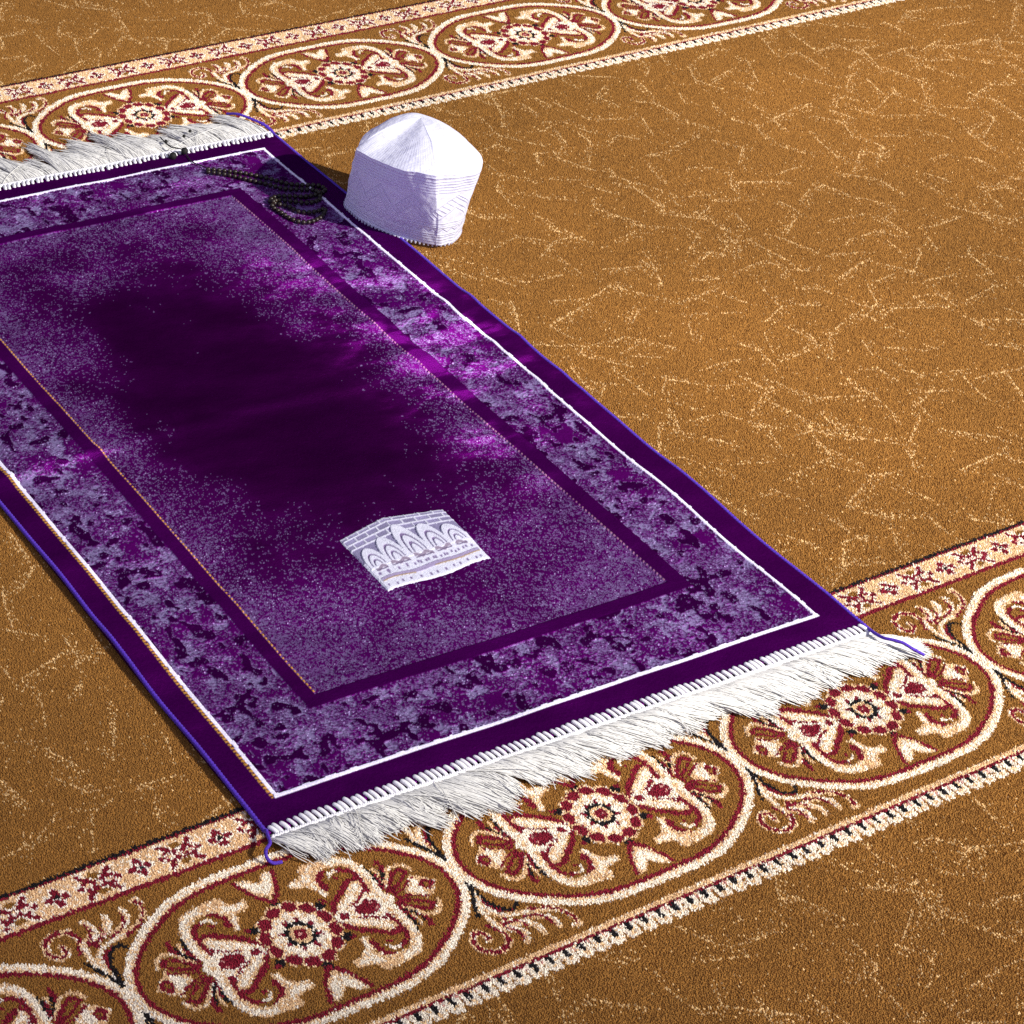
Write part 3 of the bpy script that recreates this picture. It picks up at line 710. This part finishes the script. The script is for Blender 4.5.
# ------------------------------------------------------------------ prayer cap
def cap_material():
    m = mat('white_cap_cotton', base=(.88, .89, .98), rough=.75, sheen=.1, tint=(.9, .9, 1), sss=.0)
    nt = m.node_tree; b = nt.nodes['Principled BSDF']
    uv = nt.nodes.new('ShaderNodeUVMap'); sep = nt.nodes.new('ShaderNodeSeparateXYZ'); nt.links.new(uv.outputs[0], sep.inputs[0])
    def math_(op, a, b_=None, c=None):
        n = nt.nodes.new('ShaderNodeMath'); n.operation = op
        for i, v in enumerate((a, b_, c)):
            if v is None: continue
            if isinstance(v, (int, float)): n.inputs[i].default_value = v
            else: nt.links.new(v, n.inputs[i])
        return n.outputs[0]
    X, Y = sep.outputs[0], sep.outputs[1]           # X metres round the cap, Y metres up its side
    def line(y0, w): return math_('SUBTRACT', 1, math_('MINIMUM', math_('DIVIDE', math_('ABSOLUTE', math_('SUBTRACT', Y, y0)), w), 1))
    def gate(lo, hi): return math_('MULTIPLY', math_('GREATER_THAN', Y, lo), math_('LESS_THAN', Y, hi))
    wave = math_('SINE', math_('MULTIPLY', Y, 2 * math.pi / .0034))
    rows = math_('MULTIPLY', math_('MAXIMUM', wave, 0), math_('ADD', math_('ADD', gate(.0, .013), gate(.024, .030)), gate(.064, .082)))
    zig = math_('MULTIPLY', math_('PINGPONG', X, .005), .8)
    zz = math_('SUBTRACT', 1, math_('MINIMUM', math_('DIVIDE', math_('ABSOLUTE', math_('SUBTRACT', math_('SUBTRACT', Y, .016), zig)), .0011), 1))
    big = math_('MULTIPLY', math_('PINGPONG', X, .022), 1.0)
    d1 = math_('SUBTRACT', math_('SUBTRACT', Y, .032), big)
    band = math_('MULTIPLY', math_('LESS_THAN', math_('ABSOLUTE', d1), .006), gate(.032, .062))
    rib = math_('MULTIPLY', band, math_('MAXIMUM', math_('SINE', math_('MULTIPLY', math_('ADD', X, Y), 2 * math.pi / .0062)), 0))
    edge = math_('MULTIPLY', math_('SUBTRACT', 1, math_('MINIMUM', math_('DIVIDE', math_('ABSOLUTE', math_('SUBTRACT', math_('ABSOLUTE', d1), .0072)), .0012), 1)), gate(.030, .066))
    crown = math_('MULTIPLY', math_('GREATER_THAN', Y, .088), math_('MAXIMUM', math_('SINE', math_('MULTIPLY', X, 2 * math.pi / .0042)), 0))
    crown2 = math_('MULTIPLY', math_('GREATER_THAN', Y, .088), math_('MAXIMUM', math_('SINE', math_('MULTIPLY', Y, 2 * math.pi / .009)), 0))
    nz = nt.nodes.new('ShaderNodeTexNoise'); nz.inputs['Scale'].default_value = 90; nz.inputs['Detail'].default_value = 5
    tc = nt.nodes.new('ShaderNodeTexCoord'); nt.links.new(tc.outputs['Object'], nz.inputs['Vector'])
    nz2 = nt.nodes.new('ShaderNodeTexNoise'); nz2.inputs['Scale'].default_value = 1500; nt.links.new(tc.outputs['Object'], nz2.inputs['Vector'])
    h = math_('ADD', math_('MULTIPLY', rows, .55), math_('MULTIPLY', zz, -.8))
    for v, k in ((rib, .7), (edge, .7), (line(.0135, .0012), .7), (line(.0225, .0012), .7), (line(.0835, .0015), .8), (crown, .10), (crown2, .12), (nz.outputs['Fac'], 2.0), (nz2.outputs['Fac'], .08)):
        h = math_('ADD', h, math_('MULTIPLY', v, k))
    bp = nt.nodes.new('ShaderNodeBump'); bp.inputs['Strength'].default_value = .65; bp.inputs['Distance'].default_value = .0014
    nt.links.new(h, bp.inputs['Height']); nt.links.new(bp.outputs[0], b.inputs['Normal'])
    tf = math_('MINIMUM', math_('ADD', math_('ADD', math_('MULTIPLY', zz, .9), math_('MULTIPLY', rib, .5)), math_('ADD', math_('MULTIPLY', rows, .35), math_('MULTIPLY', edge, .5))), 1)
    cm = nt.nodes.new('ShaderNodeMix'); cm.data_type = 'RGBA'; cm.inputs[6].default_value = (.88, .89, .98, 1); cm.inputs[7].default_value = (.62, .59, .84, 1)  # lavender thread; its darker tone also paints in the stitched relief's shade
    nt.links.new(tf, cm.inputs[0]); nt.links.new(cm.outputs[2], b.inputs['Base Color'])
    # thin cotton lets some light through
    tr = nt.nodes.new('ShaderNodeBsdfTranslucent'); tr.inputs[0].default_value = (.70, .66, 1.0, 1)
    mx = nt.nodes.new('ShaderNodeMixShader'); mx.inputs[0].default_value = .30
    out = nt.nodes['Material Output']
    nt.links.new(b.outputs[0], mx.inputs[1]); nt.links.new(tr.outputs[0], mx.inputs[2]); nt.links.new(mx.outputs[0], out.inputs[0])
    return m

def build_cap():
    capo = bpy.data.objects.new('prayer_hat', None); COL.objects.link(capo)
    tag(capo, 'white embroidered cotton prayer cap with scalloped rim, standing at the purple rug edge', 'hat')
    zb = .0075
    # rim and top edge of the side band, measured in front and completed behind
    rim = [up(345, 203, zb + .003), up(352, 212, zb + .003), up(366, 222.5, zb + .002), up(392, 234.5, zb), up(412, 240, zb - .001), up(431, 243.5, zb - .001), up(435.5, 244, zb - .001), up(445, 243.5, zb - .001), up(453, 240.5, zb - .001)]
    rim += [np.array([.842, .882, 0.]), np.array([.858, .918, 0]), np.array([.854, .960, 0]), np.array([.828, 1.000, 0]), np.array([.796, 1.010, 0]), np.array([.770, 1.006, .006])]
    zt = .110
    top = [up(357, 147.5, zt - .004), up(362, 152.5, zt - .003), up(374, 159.5, zt - .002), up(396, 168.5, zt + .006), up(417, 172.5, zt + .010), up(434, 173.5, zt + .010), up(440, 173, zt + .008), up(463, 172, zt + .001), up(480.5, 168, zt)]
    top += [up(479.5, 155, zt + .001), up(468, 141, zt + .004), up(450, 127.5, zt + .008), up(412, 115, zt + .009), up(388, 119.5, zt + .006), up(369, 132, zt + .001)]
    rim = catmull(rim, 16, True); top = catmull(top, 16, True)
    n = len(rim)
    apex = up(421, 117.5, .128)
    rows = []; ys = []
    K = 26
    for i in range(K + 1):
        f = i / K
        bul = .0015 * math.sin(math.pi * f)
        ring = rim * (1 - f) + top * f
        c = ring.mean(0); d = ring - c; d[:, 2] = 0
        ring = ring + d / (np.linalg.norm(d, axis=1, keepdims=True) + 1e-9) * bul * .5
        rows.append(ring); ys.append(f * .0875)
    ctr = top.mean(0)
    ang = np.arange(n) / n
    icr = 5.6 * 16
    dist = np.minimum(np.abs(np.arange(n) - icr), n - np.abs(np.arange(n) - icr))
    ridge = np.exp(-(dist / 8.0) ** 2)
    left = np.exp(-((np.arange(n) - 2.0 * 16) / 26.) ** 2)
    for i in range(1, 23):
        f = i / 22
        prof = math.sin(f * math.pi / 2)
        ring = top * (1 - f) + apex * f
        ring[:, 2] = top[:, 2] + (apex[2] - top[:, 2]) * math.sin(f * math.pi / 2) ** .9 + .005 * (1 - f) * f * 2 * (1 - left)
        ring[:, 2] += .0010 * ridge * math.sin(math.pi * min(1, f * 1.1)) - .004 * left * math.sin(math.pi * f)
        rows.append(ring); ys.append(.0875 + .0025 + f * .07)
    G = np.stack(rows)                                  # (rows, n, 3)
    wob = fbm(np.arange(n)[None] * .011 + 0 * G[..., 0], np.array(ys)[:, None] * 6 + 0 * G[..., 0], .16, 91, 3) - .5
    c = ctr; dxy = G - c; dxy[..., 2] = 0; dxy /= np.linalg.norm(dxy, axis=2, keepdims=True) + 1e-6
    fade = np.clip(1 - np.maximum(0, np.array(ys) - .10) / .06, 0, 1)[:, None, None]
    per = np.r_[0, np.cumsum(np.linalg.norm(np.diff(np.vstack([rim, rim[:1]]), axis=0), axis=1))]
    arc_c = per[int(5.5 * 16)]; da = (per[:-1] - arc_c + per[-1] / 2) % per[-1] - per[-1] / 2
    fold = .0052 * np.exp(-(da / .016) ** 2)                 # the pressed fold in front stands out a little
    G = G + dxy * (wob[..., None] * .0055 + fold[None, :, None]) * fade
    nr_ = len(G)
    V = G.reshape(-1, 3)
    idx = np.arange(nr_ * n).reshape(nr_, n)
    F = np.stack([idx[:-1], np.roll(idx[:-1], -1, 1), np.roll(idx[1:], -1, 1), idx[1:]], -1).reshape(-1, 4)
    def part(name, a, b):
        sel = np.arange(a * n, (b + 1) * n)
        FF_ = F[a * n:b * n] - a * n
        me_o = np_mesh(name, V[sel], FF_, CAPM, capo)
        uvl = me_o.data.uv_layers.new(name='UVMap')
        col = np.tile(np.arange(n), b - a); row = np.repeat(np.arange(a, b), n)
        X0 = per[col]; X1 = per[col + 1]; Y0 = np.array(ys)[row]; Y1 = np.array(ys)[row + 1]
        uv = np.stack([np.c_[X0, Y0], np.c_[X1, Y0], np.c_[X1, Y1], np.c_[X0, Y1]], 1)
        uvl.data.foreach_set('uv', uv.astype(np.float32).ravel())
        return me_o
    part('side_band', 0, K); part('crown', K, nr_ - 1)
    # scalloped picot edge along the rim
    L = per[-1]; kk = int(L / .0052)
    pos = (np.arange(kk) + .5) / kk * L
    i = np.searchsorted(per, pos) - 1; fr = (pos - per[i]) / (per[i + 1] - per[i])
    rr_ = np.vstack([rim, rim[:1]]); p0 = rr_[i] * (1 - fr[:, None]) + rr_[i + 1] * fr[:, None]
    tg = rr_[i + 1] - rr_[i]; tg /= np.linalg.norm(tg, axis=1, keepdims=True)
    q = np.stack([p0 + np.array([0, 0, .0012]), p0 + np.array([0, 0, -.0008]), p0 + np.array([0, 0, -.0034])], 1)
    Vt, Ft = tubes(q, np.tile([.0021, .0019, .0009], (kk, 1)), 7)
    hem = np.vstack([rim, rim[:2]]) + np.array([0, 0, .0010])
    Vh, Fh = tubes(hem[None], np.full((1, len(hem)), .0011), 6)
    np_mesh('scalloped_trim', np.vstack([Vt, Vh]), np.vstack([Ft, Fh + len(Vt)]), CAPM, capo)
CAPM = cap_material()
build_cap()

# ------------------------------------------------------------------ prayer beads
def build_beads():
    b0 = bpy.data.objects.new('prayer_beads', None); COL.objects.link(b0)
    tag(b0, 'looped string of small dark brown prayer beads on the far corner of the purple rug', 'prayer beads')
    R = .0030
    path = [(206, 168.5), (222, 170), (240, 172), (256, 175), (272, 179), (288, 183.5), (304, 185), (318, 185.5), (325, 190), (318, 194.5), (304, 197), (290, 196.5), (276, 196.5), (270, 201), (277, 204), (288, 206.5),
            (297, 211), (307, 212.5), (316, 211.5), (325, 209), (322, 216), (313, 221), (303, 222.5), (291, 219), (280, 212), (272, 206), (278, 200.5), (292, 201.5), (308, 203), (320, 199), (314, 190.5), (298, 189.5), (284, 188.5), (268, 184), (252, 180), (236, 176), (220, 173), (206, 171)]
    P = []
    for i, (x, y) in enumerate(path):
        w = up(x, y, ZR + R); s, t = w2r(w[0], w[1]); w[2] = rug_top(s, t) + R * .85
        P.append(w)
    P = catmull(P, 12)
    for ci in range(len(P)):                    # the string rides up where it crosses itself
        far = np.linalg.norm(P[:ci, :2] - P[ci, :2], axis=1) if ci > 40 else np.array([1.])
        far = far[:max(1, len(far) - 40)] if ci > 40 else far
        if far.min() < R * 1.5: P[ci, 2] += R * 1.5 * (1 - far.min() / (R * 1.5)) ** .5
    k = np.array([.25, .5, .25])
    for _ in range(6): P[1:-1, 2] = .25 * P[:-2, 2] + .5 * P[1:-1, 2] + .25 * P[2:, 2]
    seg = np.r_[0, np.cumsum(np.linalg.norm(np.diff(P, axis=0), axis=1))]
    n = min(99, int(seg[-1] / (2 * R * 1.02)))
    pos = np.linspace(R, seg[-1] - R, n)
    C = np.stack([np.interp(pos, seg, P[:, i]) for i in range(3)], 1)
    D = np.stack([np.interp(pos + .002, seg, P[:, i]) for i in range(3)], 1) - C
    R2 = R
    V, F = [], []
    nu, nv = 14, 9
    for j in range(nv):
        a = math.pi * j / (nv - 1)
        rr_ = max(.16, math.sin(a) ** .8)
        for i in range(nu): V.append((R2 * rr_ * math.cos(2 * math.pi * i / nu), R2 * rr_ * math.sin(2 * math.pi * i / nu), -R2 * .96 * math.cos(a)))
    for j in range(nv - 1):
        for i in range(nu): F.append((j * nu + i, j * nu + (i + 1) % nu, (j + 1) * nu + (i + 1) % nu, (j + 1) * nu + i))
    first = None
    for c, d in zip(C, D):
        if first is None: o = first = np_mesh('bead', V, F, M_bead, b0)
        else:
            o = first.copy(); COL.objects.link(o); o.parent = b0
        o.location = c; o.rotation_mode = 'QUATERNION'; o.rotation_quaternion = Vector(d).to_track_quat('Z', 'Y')
    Vs, Fs = tubes(P[None], np.full((1, len(P)), .0008), 5)
    np_mesh('string', Vs, Fs, M_cord, b0)
    # thin tail that runs over the rug edge to two knots on the far fringe
    def onrug(x, y, h):
        w = up(x, y, ZR); s, t = w2r(w[0], w[1]); w[2] = rug_top(min(max(s, 0), RWID), min(t, RLEN)) + h; return w
    tail = [onrug(206, 169.5, .003), onrug(200, 166.5, .002), onrug(192, 163, .002), onrug(187, 157, .002), up(185, 151, .013), up(179, 148.5, .015), up(171, 147, .014), up(165, 142, .013), up(160, 137, .012)]
    T = catmull(tail, 8)
    Vs, Fs = tubes(T[None], np.full((1, len(T)), .0008), 5)
    tl = np_mesh('tail_cord', Vs, Fs, M_cord, b0)
    for (x, y, z, r_) in ((184.5, 151, .0125, .0046), (173, 156, .010, .0048), (166, 141.5, .013, .0024), (184, 136, .013, .0022), (190, 131, .012, .0022)):
        np_mesh('end_bead', np.array(V) * (r_ / R2) + up(x, y, z), F, M_cord, b0)
build_beads()

# ------------------------------------------------------------------ light
def light_from(az, el, dist, target):
    a, e = math.radians(az), math.radians(el)
    return Vector(target) + dist * Vector((math.cos(a) * math.cos(e), math.sin(a) * math.cos(e), math.sin(e)))
TGT = (1.15, 1.10, 0)
ld = bpy.data.lights.new('key_lamp', 'SPOT'); lo = bpy.data.objects.new('key_lamp', ld); COL.objects.link(lo)
lo.location = light_from(-73, 37, 5.5, TGT)
lo.rotation_euler = (Vector(TGT) - lo.location).to_track_quat('-Z', 'Y').to_euler()
ld.energy = 2520; ld.shadow_soft_size = .035; ld.spot_size = math.radians(47); ld.spot_blend = 1.0; ld.color = (1, .965, .91)
w = bpy.data.worlds.new('World'); scene.world = w; w.use_nodes = True
wn = w.node_tree; bg = wn.nodes['Background']
# soft studio fill, cool, strongest overhead and to the left of the set
tcw = wn.nodes.new('ShaderNodeTexCoord'); dp = wn.nodes.new('ShaderNodeVectorMath'); dp.operation = 'DOT_PRODUCT'
dp.inputs[1].default_value = Vector((-.70, -.25, .67)).normalized(); wn.links.new(tcw.outputs['Generated'], dp.inputs[0])
mw = wn.nodes.new('ShaderNodeMapRange'); mw.interpolation_type = 'SMOOTHSTEP'
for i_, v_ in ((1, -.15), (2, .95), (3, .07), (4, .58)): mw.inputs[i_].default_value = v_
wn.links.new(dp.outputs['Value'], mw.inputs[0]); wn.links.new(mw.outputs[0], bg.inputs[1])
bg.inputs[0].default_value = (.66, .68, 1.0, 1)

# ------------------------------------------------------------------ camera
cd = bpy.data.cameras.new('camera'); co = bpy.data.objects.new('camera', cd); COL.objects.link(co)
m = Matrix(((RR[0], UU[0], -FF[0], CAM[0]), (RR[1], UU[1], -FF[1], CAM[1]), (RR[2], UU[2], -FF[2], CAM[2]), (0, 0, 0, 1)))
co.matrix_world = m
cd.sensor_width = 36; cd.sensor_fit = 'HORIZONTAL'; cd.lens = 36 * FPX / 1024
cd.shift_x = (512 - PPX) / 1024; cd.shift_y = -(512 - PPY) / 1024
cd.clip_start = .01; cd.clip_end = 60
scene.camera = co

scene.render.engine = 'CYCLES'
scene.cycles.use_denoising = False
scene.cycles.max_bounces = 6
scene.view_settings.view_transform = 'Standard'
scene.view_settings.look = 'None'
scene.view_settings.exposure = 0.0
scene.view_settings.gamma = 1.0
scene.view_settings.use_curve_mapping = False
